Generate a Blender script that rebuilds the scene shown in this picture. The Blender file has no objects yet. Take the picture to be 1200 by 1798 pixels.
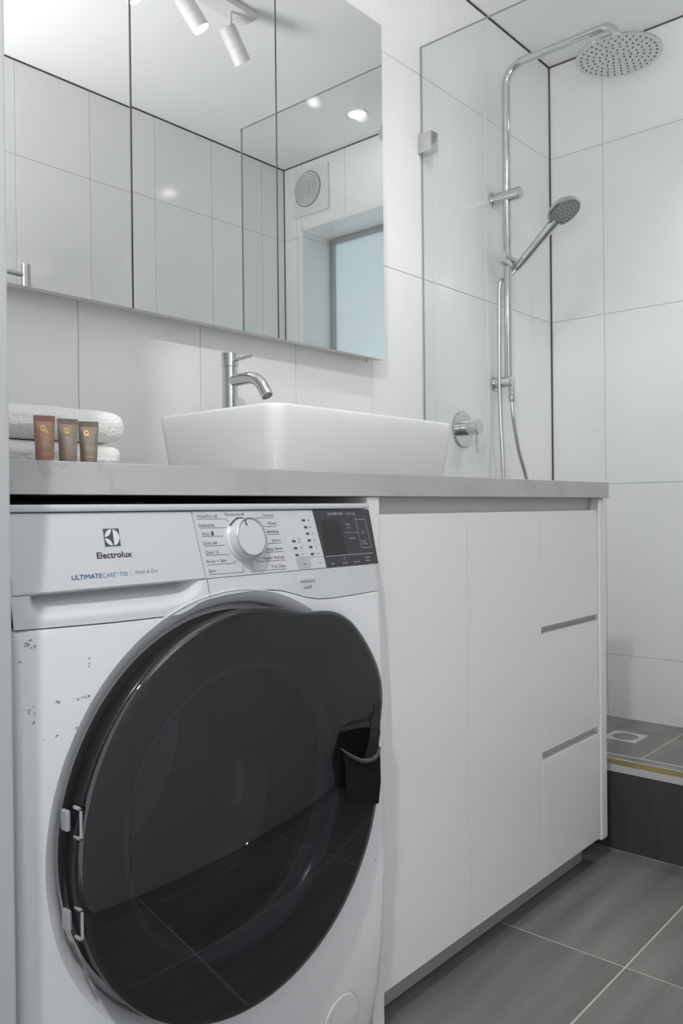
import bpy, bmesh, math, random
from mathutils import Vector, Matrix
random.seed(7)
S = bpy.context.scene
COL = S.collection

# ------------------------------------------------------------------ camera
H = 0.8628                                   # lens height above the floor
yaw, pitch, roll = 0.852984, -0.004181, -0.010748
f_ = Vector((math.sin(yaw)*math.cos(pitch), math.cos(yaw)*math.cos(pitch), math.sin(pitch)))
r_ = Vector((math.cos(yaw), -math.sin(yaw), 0)); u_ = r_.cross(f_)
r2 = r_*math.cos(roll)+u_*math.sin(roll); u2 = -r_*math.sin(roll)+u_*math.cos(roll)
cd = bpy.data.cameras.new('camera'); cam = bpy.data.objects.new('camera', cd); COL.objects.link(cam)
M = Matrix((r2, u2, -f_)).transposed().to_4x4(); M.translation = (0, 0, H); cam.matrix_world = M
cd.sensor_fit = 'HORIZONTAL'; cd.sensor_width = 36; cd.lens = 1464.085/1200*36
cd.clip_start = 0.02; cd.clip_end = 50
S.camera = cam

# ------------------------------------------------------------------ world, lamps, exposure
W = bpy.data.worlds.new('world'); S.world = W; W.use_nodes = True
bg = W.node_tree.nodes['Background']; bg.inputs[0].default_value = (0.93, 0.97, 1, 1); bg.inputs[1].default_value = 1.0
S.view_settings.view_transform = 'Standard'; S.view_settings.look = 'None'
S.view_settings.gamma = 1; S.view_settings.use_curve_mapping = False
S.view_settings.exposure = 0.13
cy = S.cycles
cy.use_denoising = True; cy.max_bounces = 14; cy.diffuse_bounces = 8; cy.glossy_bounces = 8
cy.transparent_max_bounces = 24; cy.transmission_bounces = 8; cy.caustics_reflective = False; cy.caustics_refractive = False
cy.sample_clamp_indirect = 6

def lamp(name, kind, loc, energy, size, color=(1, 1, 1), target=None, spot=None, parent=None):
    d = bpy.data.lights.new(name, kind); d.energy = energy; d.color = color
    if kind in ('POINT', 'SPOT'): d.shadow_soft_size = size
    else: d.size = size
    if kind == 'SPOT': d.spot_size = spot; d.spot_blend = 0.85
    o = bpy.data.objects.new(name, d); COL.objects.link(o); o.location = loc
    if target is not None:
        o.rotation_euler = (Vector(target)-Vector(loc)).to_track_quat('-Z', 'Y').to_euler()
    return o
E_WORLD, E_TRACK, E_DOWN, E_HALL, E_BOUNCE, E_SOFT = 0.95, 3.2, 38.0, 65.0, 14.5, 0.6
bg.inputs[1].default_value = E_WORLD
HALL = (-0.25, 0.10, 2.20)
# unseen fill lamp added outside the door, no fixture modelled
lamp('hall_fill', 'POINT', HALL, E_HALL, .035, (1, .99, .97))
# unseen area lamp added to brighten the ceiling and fill the room evenly
fl_ = lamp('ceiling_fill', 'AREA', (0.45, 0.18, 1.25), E_BOUNCE, 0.5, (1, 1, 1), (1.12, .46, 2.48))
fl_.data.spread = math.radians(130)
# unseen area lamp added low by the near wall to fill the cabinet fronts
sb_ = lamp('low_fill', 'AREA', (0.62, 0.06, 0.36), E_SOFT, 0.40, (1, 1, 1), (1.95, .86, .30))
sb_.data.spread = math.radians(115)

# ------------------------------------------------------------------ materials
def mat(name, color, rough=0.5, metal=0.0, spec=0.5, coat=0.0, emit=None, estr=0.0):
    m = bpy.data.materials.new(name); m.use_nodes = True
    b = m.node_tree.nodes['Principled BSDF']
    b.inputs['Base Color'].default_value = (*color, 1); b.inputs['Roughness'].default_value = rough
    b.inputs['Metallic'].default_value = metal; b.inputs['Specular IOR Level'].default_value = spec
    b.inputs['Coat Weight'].default_value = coat
    if emit: b.inputs['Emission Color'].default_value = (*emit, 1); b.inputs['Emission Strength'].default_value = estr
    return m
def N(m, t, **k):
    n = m.node_tree.nodes.new(t)
    for a, v in k.items(): setattr(n, a, v)
    return n
def L(m, a, b): m.node_tree.links.new(a, b)
def noise_color(m, c1, c2, scale=5, stretch=(1, 1, 1), lo=.35, hi=.65, detail=6, rnd=True, bump=0, dist=0):
    b = m.node_tree.nodes['Principled BSDF']
    tc = N(m, 'ShaderNodeTexCoord'); mp = N(m, 'ShaderNodeMapping'); mp.inputs['Scale'].default_value = stretch
    if rnd:
        oi = N(m, 'ShaderNodeObjectInfo'); mu = N(m, 'ShaderNodeMath', operation='MULTIPLY'); mu.inputs[1].default_value = 37.0
        L(m, oi.outputs['Random'], mu.inputs[0]); L(m, mu.outputs[0], mp.inputs['Location'])
    L(m, tc.outputs['Object'], mp.inputs['Vector'])
    n = N(m, 'ShaderNodeTexNoise'); n.inputs['Scale'].default_value = scale; n.inputs['Detail'].default_value = detail; n.inputs['Roughness'].default_value = .62
    n.inputs['Distortion'].default_value = dist
    L(m, mp.outputs[0], n.inputs['Vector'])
    cr = N(m, 'ShaderNodeValToRGB'); cr.color_ramp.elements[0].position = lo; cr.color_ramp.elements[1].position = hi
    cr.color_ramp.elements[0].color = (*c1, 1); cr.color_ramp.elements[1].color = (*c2, 1)
    L(m, n.outputs['Fac'], cr.inputs[0]); L(m, cr.outputs[0], b.inputs['Base Color'])
    if bump:
        bp = N(m, 'ShaderNodeBump'); bp.inputs['Strength'].default_value = bump; bp.inputs['Distance'].default_value = 0.001
        L(m, n.outputs['Fac'], bp.inputs['Height']); L(m, bp.outputs[0], b.inputs['Normal'])
    return n, cr, mp

m_tile = mat('white_glazed_tile', (.80, .80, .80), .13, spec=.45)
noise_color(m_tile, (.835, .835, .833), (.86, .86, .857), 2.5, (1, 1, .5))
m_grout = mat('pale_grey_grout', (.42, .42, .42), .8)
m_gap = mat('shadow_line_dark', (.05, .05, .05), .7)  # paints the shadow lines along wall and ceiling edges
m_ceil = mat('white_ceiling_paint', (.85, .85, .85), .6, spec=.3)
m_floor = mat('charcoal_porcelain', (.12, .12, .12), .42, spec=.35)
noise_color(m_floor, (.105, .104, .103), (.235, .226, .218), 2.6, (.5, 4.5, 1), .28, .78, 10, bump=.05)
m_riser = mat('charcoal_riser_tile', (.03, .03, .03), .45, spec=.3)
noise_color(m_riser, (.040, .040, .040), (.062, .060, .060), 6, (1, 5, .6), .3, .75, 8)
m_fgrout = mat('light_floor_grout', (.48, .46, .42), .85)
m_white = mat('painted_white', (.74, .75, .76), .45)
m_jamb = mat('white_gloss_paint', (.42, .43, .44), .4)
m_cab = mat('white_gloss_cabinet', (.79, .79, .79), .2, spec=.5)
m_rail = mat('pale_grey_channel', (.46, .46, .47), .45)
m_kick = mat('grey_kickboard', (.42, .42, .43), .5)
m_dark = mat('black_void', (.010, .010, .010), .85, spec=.1)
m_wash = mat('appliance_white', (.76, .77, .795), .28, spec=.5)
m_washbright = mat('appliance_white_plastic', (.56, .57, .60), .22, spec=.5)
m_chrome = mat('chrome', (.62, .62, .63), .07, 1.0)
m_satin = mat('satin_steel', (.55, .55, .53), .25, 1.0)
m_ceramic = mat('white_ceramic', (.78, .78, .78), .08, spec=.6, coat=.3)
m_black = mat('black_plastic', (.012, .012, .013), .3)
m_blackgloss = mat('black_gloss', (.02, .02, .022), .12)
m_mirror = mat('mirror_silver', (.86, .87, .87), .0, 1.0)
m_edge = mat('gap_shade_edge', (.10, .12, .12), .15)  # dark tone for the shade in the mirror door gaps
m_alu = mat('brushed_aluminium', (.50, .50, .49), .35, 1.0)
m_warmwhite = mat('white_melamine', (.72, .70, .67), .4)
m_nickel = mat('nickel', (.62, .60, .58), .3, .8)
m_brass = mat('olive_glass_channel', (.42, .36, .16), .3, .6)
m_trim = mat('pale_trim_strip', (.44, .44, .45), .4)
m_rubber = mat('black_rubber_nozzle', (.03, .03, .03), .6)
m_steelface = mat('pale_steel_faceplate', (.62, .62, .62), .3, .6)
m_grey = mat('grey_plastic', (.16, .16, .16), .4)
m_print = mat('dark_grey_print', (.07, .07, .08), .6)
m_printlight = mat('grey_print', (.20, .20, .21), .6)
m_blue = mat('blue_print', (.10, .22, .36), .6)
m_wprint = mat('white_print', (.45, .46, .48), .6)
m_displ = mat('charcoal_display_glass', (.045, .047, .055), .15, spec=.5)
m_lcd = mat('dark_lcd', (.030, .030, .032), .12)
m_btn = mat('grey_button', (.42, .42, .43), .5)
m_hinge = mat('hinge_grey_plastic', (.36, .36, .38), .4)
m_scuff = mat('grey_scuff', (.30, .30, .32), .7)
m_lens = mat('lamp_lens', (1, 1, 1), .4, emit=(1, .97, .93), estr=22)
m_lamp = mat('white_lamp_body', (.74, .74, .73), .4)
m_gold = mat('gold_foil', (.60, .42, .13), .35, .5)
m_cream = mat('pale_print', (.55, .46, .36), .6)
m_hose = mat('ribbed_steel_hose', (.62, .62, .63), .28, 1.0)
m_drum = mat('drum_steel', (.30, .30, .32), .35, 1.0)

# benchtop stone: faint grey clouding and thin veins
m_stone = mat('white_engineered_stone', (.6, .6, .6), .22, spec=.5)
n0, cr0, mp0 = noise_color(m_stone, (.40, .40, .40), (.50, .495, .49), 7, (1, 1, 1), .3, .7, 8, rnd=False)
nv = N(m_stone, 'ShaderNodeTexNoise'); nv.inputs['Scale'].default_value = 4.2; nv.inputs['Detail'].default_value = 5; nv.inputs['Distortion'].default_value = .6
L(m_stone, mp0.outputs[0], nv.inputs['Vector'])
sb = N(m_stone, 'ShaderNodeMath', operation='SUBTRACT'); sb.inputs[1].default_value = .5; L(m_stone, nv.outputs['Fac'], sb.inputs[0])
ab = N(m_stone, 'ShaderNodeMath', operation='ABSOLUTE'); L(m_stone, sb.outputs[0], ab.inputs[0])
vr = N(m_stone, 'ShaderNodeMapRange'); vr.inputs['From Min'].default_value = 0; vr.inputs['From Max'].default_value = .012
vr.inputs['To Min'].default_value = .30; vr.inputs['To Max'].default_value = 0; L(m_stone, ab.outputs[0], vr.inputs['Value'])
n3 = N(m_stone, 'ShaderNodeTexNoise'); n3.inputs['Scale'].default_value = 3.0; L(m_stone, mp0.outputs[0], n3.inputs['Vector'])
r3 = N(m_stone, 'ShaderNodeMapRange'); r3.inputs['From Min'].default_value = .5; r3.inputs['From Max'].default_value = .62; L(m_stone, n3.outputs['Fac'], r3.inputs['Value'])
mm = N(m_stone, 'ShaderNodeMath', operation='MULTIPLY'); L(m_stone, vr.outputs[0], mm.inputs[0]); L(m_stone, r3.outputs[0], mm.inputs[1])
mx = N(m_stone, 'ShaderNodeMixRGB'); mx.inputs[2].default_value = (.30, .295, .29, 1)
L(m_stone, mm.outputs[0], mx.inputs[0]); L(m_stone, cr0.outputs[0], mx.inputs[1])
L(m_stone, mx.outputs[0], m_stone.node_tree.nodes['Principled BSDF'].inputs['Base Color'])

# towelling
m_towel = mat('white_towelling', (.82, .81, .80), .95, spec=.1)
bt = m_towel.node_tree.nodes['Principled BSDF']
tct = N(m_towel, 'ShaderNodeTexCoord'); vo = N(m_towel, 'ShaderNodeTexVoronoi'); vo.inputs['Scale'].default_value = 260
L(m_towel, tct.outputs['Object'], vo.inputs['Vector'])
bpt = N(m_towel, 'ShaderNodeBump'); bpt.inputs['Strength'].default_value = .6; bpt.inputs['Distance'].default_value = .002
L(m_towel, vo.outputs['Distance'], bpt.inputs['Height']); L(m_towel, bpt.outputs[0], bt.inputs['Normal'])

def glassy(name, tint, gloss=(1, 1, 1), ior=1.5, rough=0.0):
    m = bpy.data.materials.new(name); m.use_nodes = True; nt = m.node_tree
    nt.nodes.remove(nt.nodes['Principled BSDF']); out = nt.nodes['Material Output']
    t = N(m, 'ShaderNodeBsdfTransparent'); t.inputs[0].default_value = (*tint, 1)
    g = N(m, 'ShaderNodeBsdfGlossy'); g.inputs[0].default_value = (*gloss, 1); g.inputs['Roughness'].default_value = rough
    lw = N(m, 'ShaderNodeLayerWeight'); lw.inputs['Blend'].default_value = .5      # Schlick reflectance, the same from both sides
    pw = N(m, 'ShaderNodeMath', operation='POWER'); pw.inputs[1].default_value = 5; L(m, lw.outputs['Facing'], pw.inputs[0])
    f0 = ((ior-1)/(ior+1))**2
    fr = N(m, 'ShaderNodeMath', operation='MULTIPLY_ADD'); fr.inputs[1].default_value = 1-f0; fr.inputs[2].default_value = f0; L(m, pw.outputs[0], fr.inputs[0])
    mi = N(m, 'ShaderNodeMixShader'); L(m, fr.outputs[0], mi.inputs[0]); L(m, t.outputs[0], mi.inputs[1]); L(m, g.outputs[0], mi.inputs[2])
    L(m, mi.outputs[0], out.inputs[0]); return m
m_glass = glassy('clear_shower_glass', (.955, .965, .96), (.75, .75, .75), 1.35)
m_doorglass = glassy('smoked_door_glass', (.34, .345, .36), (.95, .97, 1), 1.85, .01)
m_bowl = glassy('thick_bowl_glass', (.80, .84, .88), (.9, .95, 1), 1.5, .02)
# frosted window pane: a translucent sheet lit from outside
m_frost = bpy.data.materials.new('frosted_pane'); m_frost.use_nodes = True
nt = m_frost.node_tree; nt.nodes.remove(nt.nodes['Principled BSDF'])
tr = N(m_frost, 'ShaderNodeBsdfTranslucent'); tr.inputs[0].default_value = (.90, .97, .99, 1)
df = N(m_frost, 'ShaderNodeBsdfDiffuse'); df.inputs[0].default_value = (.74, .80, .82, 1)
gl = N(m_frost, 'ShaderNodeBsdfGlossy'); gl.inputs['Roughness'].default_value = .12
a1 = N(m_frost, 'ShaderNodeMixShader'); a1.inputs[0].default_value = .3; L(m_frost, tr.outputs[0], a1.inputs[1]); L(m_frost, df.outputs[0], a1.inputs[2])
a2 = N(m_frost, 'ShaderNodeMixShader'); a2.inputs[0].default_value = .05; L(m_frost, a1.outputs[0], a2.inputs[1]); L(m_frost, gl.outputs[0], a2.inputs[2])
L(m_frost, a2.outputs[0], nt.nodes['Material Output'].inputs[0])

# ------------------------------------------------------------------ mesh helpers
def link(name, me, m=None, parent=None):
    o = bpy.data.objects.new(name, me); COL.objects.link(o)
    if m is not None and me is not None and not me.materials: me.materials.append(m)
    if parent is not None: o.parent = parent
    return o
def bm_obj(name, bm, m, parent=None, smooth=False, angle=None):
    bmesh.ops.recalc_face_normals(bm, faces=bm.faces[:])
    me = bpy.data.meshes.new(name); bm.to_mesh(me); bm.free()
    if smooth or angle:
        for p in me.polygons: p.use_smooth = True
        if angle: me.set_sharp_from_angle(angle=math.radians(angle))
    o = link(name, me, m, parent)
    if angle and angle <= 40:
        wn = o.modifiers.new('weighted', 'WEIGHTED_NORMAL'); wn.keep_sharp = True; wn.weight = 100
    return o
def add_box(bm, lo, hi, bev=0.0, seg=2, rot=None, piv=None):
    b2 = bmesh.new(); r = bmesh.ops.create_cube(b2, size=1)
    for v in r['verts']:
        v.co = Vector([(a+b)/2+c*(b-a) for a, b, c in zip(lo, hi, v.co)])
    if bev: bmesh.ops.bevel(b2, geom=b2.edges[:], offset=bev, segments=seg, affect='EDGES', profile=.5)
    if rot is not None:
        p = Vector(piv if piv else [(a+b)/2 for a, b in zip(lo, hi)])
        for v in b2.verts: v.co = p+rot @ (v.co-p)
    merge(bm, b2)
def merge(bm, b2):
    vm = [bm.verts.new(v.co) for v in b2.verts]; b2.verts.index_update()
    for f in b2.faces:
        try: bm.faces.new([vm[v.index] for v in f.verts])
        except ValueError: pass
    b2.free()
def box(name, lo, hi, m, parent=None, bev=0.0, seg=2):
    bm = bmesh.new(); add_box(bm, lo, hi, bev, seg)
    return bm_obj(name, bm, m, parent, angle=35 if bev else None)
def frame_of(d):
    d = d.normalized(); a = Vector((0, 0, 1)) if abs(d.z) < .9 else Vector((1, 0, 0))
    x = a.cross(d).normalized(); return x, d.cross(x)
def add_tube(bm, pts, rad, n=14, cap=True):
    pts = [Vector(p) for p in pts]; rads = rad if isinstance(rad, (list, tuple)) else [rad]*len(pts)
    rings = []; x = None
    for i, p in enumerate(pts):
        d = (pts[min(i+1, len(pts)-1)]-pts[max(i-1, 0)]).normalized()
        if x is None: x, y = frame_of(d)
        else: x = (x-d*x.dot(d)).normalized(); y = d.cross(x)
        rings.append([bm.verts.new(p+(x*math.cos(2*math.pi*k/n)+y*math.sin(2*math.pi*k/n))*rads[i]) for k in range(n)])
    for a, b in zip(rings, rings[1:]):
        for k in range(n): bm.faces.new((a[k], a[(k+1) % n], b[(k+1) % n], b[k]))
    if cap: bm.faces.new(rings[0][::-1]); bm.faces.new(rings[-1])
def add_lathe(bm, prof, origin, axis, n=32, close=True):
    """prof: list of (radius, height along axis)"""
    o = Vector(origin); ax = Vector(axis).normalized(); x, y = frame_of(ax); rings = []
    for r, h in prof:
        if r < 1e-6: rings.append([bm.verts.new(o+ax*h)])
        else: rings.append([bm.verts.new(o+ax*h+(x*math.cos(2*math.pi*k/n)+y*math.sin(2*math.pi*k/n))*r) for k in range(n)])
    for a, b in zip(rings, rings[1:]):
        for k in range(n):
            k2 = (k+1) % n
            if len(a) == 1 and len(b) == 1: continue
            if len(a) == 1: bm.faces.new((a[0], b[k2], b[k]))
            elif len(b) == 1: bm.faces.new((a[k], a[k2], b[0]))
            else: bm.faces.new((a[k], a[k2], b[k2], b[k]))
def lathe(name, prof, origin, axis, m, parent=None, n=32, angle=35):
    bm = bmesh.new(); add_lathe(bm, prof, origin, axis, n); return bm_obj(name, bm, m, parent, angle=angle)
def tube(name, pts, rad, m, parent=None, n=14):
    bm = bmesh.new(); add_tube(bm, pts, rad, n); return bm_obj(name, bm, m, parent, angle=40)
def cylp(r, h, b=.0015):   # lathe profile of a cylinder with eased rims
    return [(0, 0), (r-b, 0), (r, b), (r, h-b), (r-b, h), (0, h)]
def arc(a, b, c, rad, n=8):
    """points of path a-b-c with the corner b rounded"""
    a, b, c = map(Vector, (a, b, c)); d1 = (a-b).normalized(); d2 = (c-b).normalized()
    t = rad/math.tan(d1.angle(d2)/2); p1 = b+d1*t; p2 = b+d2*t
    cen = b+(d1+d2).normalized()*(rad/math.sin(d1.angle(d2)/2)); out = []
    v1 = p1-cen; v2 = p2-cen; an = v1.angle(v2); axn = v1.cross(v2).normalized()
    for i in range(n+1): out.append(cen+Matrix.Rotation(an*i/n, 3, axn) @ v1)
    return out
def thing(name, label, cat, loc=(0, 0, 0), group=None):
    o = bpy.data.objects.new(name, None); COL.objects.link(o); o.location = loc; o.empty_display_size = .05
    bpy.context.view_layer.update()
    o['label'] = label; o['category'] = cat
    if group: o['group'] = group
    return o
def tag(o, label, cat, group=None):
    o['label'] = label; o['category'] = cat
    if group: o['group'] = group
    return o
def struct(o): o['kind'] = 'structure'; return o
def adopt(root):
    """children were modelled in room coordinates: keep them where they are"""
    bpy.context.view_layer.update()
    for c in root.children:
        if c.matrix_parent_inverse == Matrix.Identity(4) and root.location.length: c.matrix_parent_inverse = Matrix.Translation(-root.location)

# ------------------------------------------------------------------ setting
YB, XE, YF, ZC, XL = 1.44, 2.84, -0.052, 2.483, 0.385      # back wall, end wall, opposite wall, ceiling, left wall
XG = 2.022                                                  # shower screen
tile_cache = {}
def make_tile(w, h, d, m):
    k = (round(w, 4), round(h, 4), d, m.name)
    if k not in tile_cache:
        bm = bmesh.new(); c = .0007
        a = [bm.verts.new((x*w/2, y*h/2, 0)) for x, y in ((-1, -1), (1, -1), (1, 1), (-1, 1))]
        b = [bm.verts.new((x*w/2, y*h/2, d-c)) for x, y in ((-1, -1), (1, -1), (1, 1), (-1, 1))]
        t = [bm.verts.new((x*(w/2-c), y*(h/2-c), d)) for x, y in ((-1, -1), (1, -1), (1, 1), (-1, 1))]
        for p, q in ((a, b), (b, t)):
            for i in range(4): bm.faces.new((p[i], p[(i+1) % 4], q[(i+1) % 4], q[i]))
        bm.faces.new(t); bm.faces.new(a[::-1])
        me = bpy.data.meshes.new('tile'); bm.to_mesh(me); bm.free(); me.materials.append(m); tile_cache[k] = me
    return tile_cache[k]
def lay(parent, name, origin, ua, va, us, vs, m, d=.006, gap=.0018, holes=(), flip=False):
    """tiles between the joint lines us x vs on the plane through origin; the face stands d proud of it"""
    ua = Vector(ua); va = Vector(va); na = ua.cross(va); R = Matrix((ua, va, na)).transposed()
    def put(u0, u1, v0, v1):
        if u1-u0 < .01 or v1-v0 < .01: return
        o = link(name, make_tile(u1-u0-gap, v1-v0-gap, d, m), None, parent)
        c = Vector(origin)+ua*(u0+u1)/2+va*(v0+v1)/2
        o.matrix_local = Matrix.Translation(c) @ R.to_4x4() @ (Matrix.Rotation(math.pi, 4, 'Y') if flip else Matrix.Identity(4))
    for u0, u1 in zip(us, us[1:]):
        for v0, v1 in zip(vs, vs[1:]):
            rects = [(u0, u1, v0, v1)]
            for (a, b, c, e) in holes:
                new = []
                for (p, q, r, s) in rects:
                    if q <= a or p >= b or s <= c or r >= e: new.append((p, q, r, s)); continue
                    if p < a: new.append((p, a, r, s))
                    if q > b: new.append((b, q, r, s))
                    P, Q = max(p, a), min(q, b)
                    if r < c: new.append((P, Q, r, c))
                    if s > e: new.append((P, Q, e, s))
                rects = new
            for t in rects: put(*t)
def steps(a, b, k0, p):
    return [a]+[k0+p*i for i in range(-20, 40) if a+.012 < k0+p*i < b-.012]+[b]
ZT = steps(0, ZC-.004, 2.1415, .601)
TT = .006
# back wall
wb = struct(box('wall_back', (XL-.12, YB+.0012, 0), (XE+.1, YB+.12, ZC), m_grout))
XB = steps(XL+.002, XE-.003, 2.6888, .3012)
lay(wb, 'tile', (0, YB+TT, 0), (1, 0, 0), (0, 0, 1), XB, ZT, m_tile)
# end wall with the window opening
WY0, WY1, WZ0, WZ1 = .062, .86, 1.20, 2.175
bm = bmesh.new(); x0, x1 = XE+.0012, XE+.22
for lo, hi in (((x0, YF-.1, 0), (x1, WY0, ZC)), ((x0, WY1, 0), (x1, YB, ZC)), ((x0, WY0, 0), (x1, WY1, WZ0)), ((x0, WY0, WZ1), (x1, WY1, ZC))):
    add_box(bm, lo, hi)
we = struct(bm_obj('wall_end', bm, m_grout))
lay(we, 'tile', (XE+TT, 0, 0), (0, 1, 0), (0, 0, 1), steps(YF, YB-.003, 1.236, .3014), ZT, m_tile, holes=[(WY0, WY1, WZ0, WZ1)], flip=True)      # faces turned to the room
# window reveal linings
box('reveal_lining', (XE, WY0-.001, WZ1-.006), (XE+.2, WY1+.001, WZ1), m_tile, we)
box('reveal_lining', (XE, WY0-.001, WZ0), (XE+.2, WY1+.001, WZ0+.006), m_tile, we)
box('reveal_lining', (XE, WY0, WZ0), (XE+.2, WY0+.006, 2.1405), m_tile, we)
box('reveal_lining', (XE, WY0, 2.1425), (XE+.2, WY0+.006, WZ1), m_tile, we)
box('reveal_lining', (XE, WY1-.006, WZ0), (XE+.2, WY1, WZ1), m_tile, we)
win = struct(bpy.data.objects.new('window_1', None)); COL.objects.link(win)
bm = bmesh.new(); a, b = XE+.19, XE+.215
for lo, hi in (((a, WY0+.006, WZ0+.006), (b, WY0+.03, WZ1-.006)), ((a, WY1-.03, WZ0+.006), (b, WY1-.006, WZ1-.006)),
               ((a, WY0+.03, WZ0+.006), (b, WY1-.03, WZ0+.03)), ((a, WY0+.03, WZ1-.03), (b, WY1-.03, WZ1-.006))): add_box(bm, lo, hi, .001, 1)
bm_obj('window_frame', bm, m_alu, win)
box('window_pane', (XE+.20, WY0+.03, WZ0+.03), (XE+.204, WY1-.03, WZ1-.03), m_frost, win)
# wall opposite the vanity
wf = struct(box('wall_front', (XL-.12, YF-.12, 0), (XE+.1, YF-.0012, ZC), m_grout))
lay(wf, 'tile', (0, YF-TT, 0), (-1, 0, 0), (0, 0, 1), [-v for v in steps(XL, XE-.003, 1.788, .3012)][::-1], ZT, m_tile)
# left wall: a short return beside the door opening, and the lintel above it
bm = bmesh.new(); add_box(bm, (XL-.12, .75, 0), (XL, YB, ZC)); add_box(bm, (XL-.12, YF, 2.10), (XL, .75, ZC))
wl = struct(bm_obj('wall_left', bm, m_white))
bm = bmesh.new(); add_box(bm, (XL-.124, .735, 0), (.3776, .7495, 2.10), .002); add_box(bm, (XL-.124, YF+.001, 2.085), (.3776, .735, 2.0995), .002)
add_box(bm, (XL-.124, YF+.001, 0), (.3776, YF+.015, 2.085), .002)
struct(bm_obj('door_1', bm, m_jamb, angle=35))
# floor
fl = struct(box('floor', (-1.0, YF-.12, -.10), (XE+.1, YB, -.0012), m_fgrout))
lay(fl, 'tile', (0, 0, -.008), (1, 0, 0), (0, 1, 0), steps(-.29, XG-.0, 1.515, .60), steps(YF, YB, .6305, .30), m_floor, .008, .004)
struct(box('ceiling', (XL-.12, YF-.12, ZC), (XE+.1, YB+.12, ZC+.08), m_ceil))
# dark strips painting in the shadow lines where walls meet ceiling and each other
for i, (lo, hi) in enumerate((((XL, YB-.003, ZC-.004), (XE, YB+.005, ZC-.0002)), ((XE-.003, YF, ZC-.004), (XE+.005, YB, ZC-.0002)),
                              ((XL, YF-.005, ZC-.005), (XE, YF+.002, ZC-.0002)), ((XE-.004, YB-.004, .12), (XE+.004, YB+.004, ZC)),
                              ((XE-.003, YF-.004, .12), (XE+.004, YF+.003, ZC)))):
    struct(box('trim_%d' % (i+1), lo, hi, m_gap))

# shower base and hob
sf = struct(box('floor', (XG+.0870, YF, 0), (XE, YB, .1188), m_fgrout)); sf.name = 'floor_shower'
lay(sf, 'tile', (0, 0, .112), (1, 0, 0), (0, 1, 0), [XG+.088, 2.70, XE], steps(YF, YB, .95, .30), m_floor, .008, .004)
hob = thing('shower_hob', 'low dark tiled hob with pale edge trim under the glass screen', 'hob', (XG, .7, 0))
box('riser_backing', (XG+.008, YF, 0), (XG+.086, YB, .200), m_fgrout, hob)
bm = bmesh.new()
for y0, y1 in ((YF, .3305), (.3305, .9305), (.9305, YB)):
    t = box('riser_tile', (XG, y0+.001, .002), (XG+.008, y1-.001, .1935), m_riser, hob, .0007, 1)
bm.free()
box('edge_trim', (XG-.001, YF, .1945), (XG+.012, YB, .2135), m_trim, hob, .001, 1)
for y0, y1 in ((YF, .35), (.35, .95), (.95, YB)): box('capping_tile', (XG+.0128, y0+.001, .2002), (XG+.0795, y1-.001, .2130), m_floor, hob, .0007, 1)
box('inner_trim', (XG+.0800, YF, .2002), (XG+.0865, YB, .2136), m_trim, hob)
adopt(hob)

# ------------------------------------------------------------------ shower screen
scr = thing('shower_screen', 'clear frameless glass shower screen standing on the hob', 'shower screen', (XG, 1.0, .2135))
ZG = 2.2235
bm = bmesh.new(); add_box(bm, (XG, .545, .2265), (XG+.008, YB-.003, ZG))
g = bm_obj('glass_panel', bm, m_glass, scr); g.data.materials.append(mat('grey_glass_edge', (.36, .38, .375), .2))
for p in g.data.polygons:
    if abs(p.normal.x) < .5: p.material_index = 1
bm = bmesh.new(); add_box(bm, (XG-.001, .545, .2136), (XG+.0005, YB, .226)); add_box(bm, (XG+.0075, .545, .2136), (XG+.009, YB, .226)); add_box(bm, (XG, .545, .2136), (XG+.008, YB, .2262))
bm_obj('bottom_channel', bm, m_brass, scr)
box('wall_clip', (XG-.013, YB-.048, 1.905), (XG+.021, YB-.001, 1.962), m_chrome, scr, .002)
box('wall_clip', (XG-.013, YB-.048, .44), (XG+.021, YB-.001, .497), m_chrome, scr, .002)
adopt(scr)

# ------------------------------------------------------------------ benchtop, vanity
ZB0, ZB1, YBN = .8815, .9188, .838
tag(box('benchtop', (XL+.001, YBN, ZB0), (1.944, YB-.001, ZB1), m_stone, None, .0016, 2),
    'pale grey veined stone benchtop over the washer and the cabinet', 'benchtop')
YC = .845
van = thing('vanity_cabinet', 'white gloss vanity cabinet with two doors and three drawers', 'cabinet', (1.47, 1.15, 0))
bm = bmesh.new()
add_box(bm, (1.058, YC+.021, .068), (1.897, 1.438, .072)); add_box(bm, (1.058, 1.428, .068), (1.897, 1.438, .85)); add_box(bm, (1.604, YC+.021, .07), (1.612, 1.43, .84))
bm_obj('carcass', bm, m_cab, van)
box('gap_shade_sheet', (1.0585, YC+.0185, .076), (1.8995, YC+.0200, .829), m_dark, van)  # black sheet added behind the fronts to paint their gaps as shade
box('side_panel', (1.028, YC-.003, .0), (1.0575, 1.438, ZB0-.0005), m_cab, van, .001, 1)
box('end_panel', (1.9010, YC-.001, .0615), (1.9365, 1.438, ZB0-.0005), m_cab, van, .006, 2)
box('grip_channel', (1.058, YC+.012, .830), (1.900, YC+.03, ZB0-.0005), m_rail, van)
bm = bmesh.new(); add_box(bm, (1.870, YC+.002, ZB0-.036), (1.8985, YC+.030, ZB0-.001)); bm_obj('channel_end', bm, m_kick, van)
ZD0, ZD1 = .0735, .8525
def front(name, x0, x1, z0, z1): return box(name, (x0, YC, z0), (x1, YC+.018, z1), m_cab, van)
front('door', 1.0605, 1.3222, ZD0, ZD1); front('door', 1.3264, 1.6077, ZD0, ZD1)
for z0, z1 in ((.6065, ZD1), (.3400, .5915), (ZD0, .3200)): front('drawer', 1.6120, 1.8895, z0, z1)
for z0, z1 in ((.5895, .6085), (.3180, .3420)): box('drawer_channel', (1.6113, YC+.0150, z0), (1.8995, YC+.0180, z1), m_rail, van)
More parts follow.
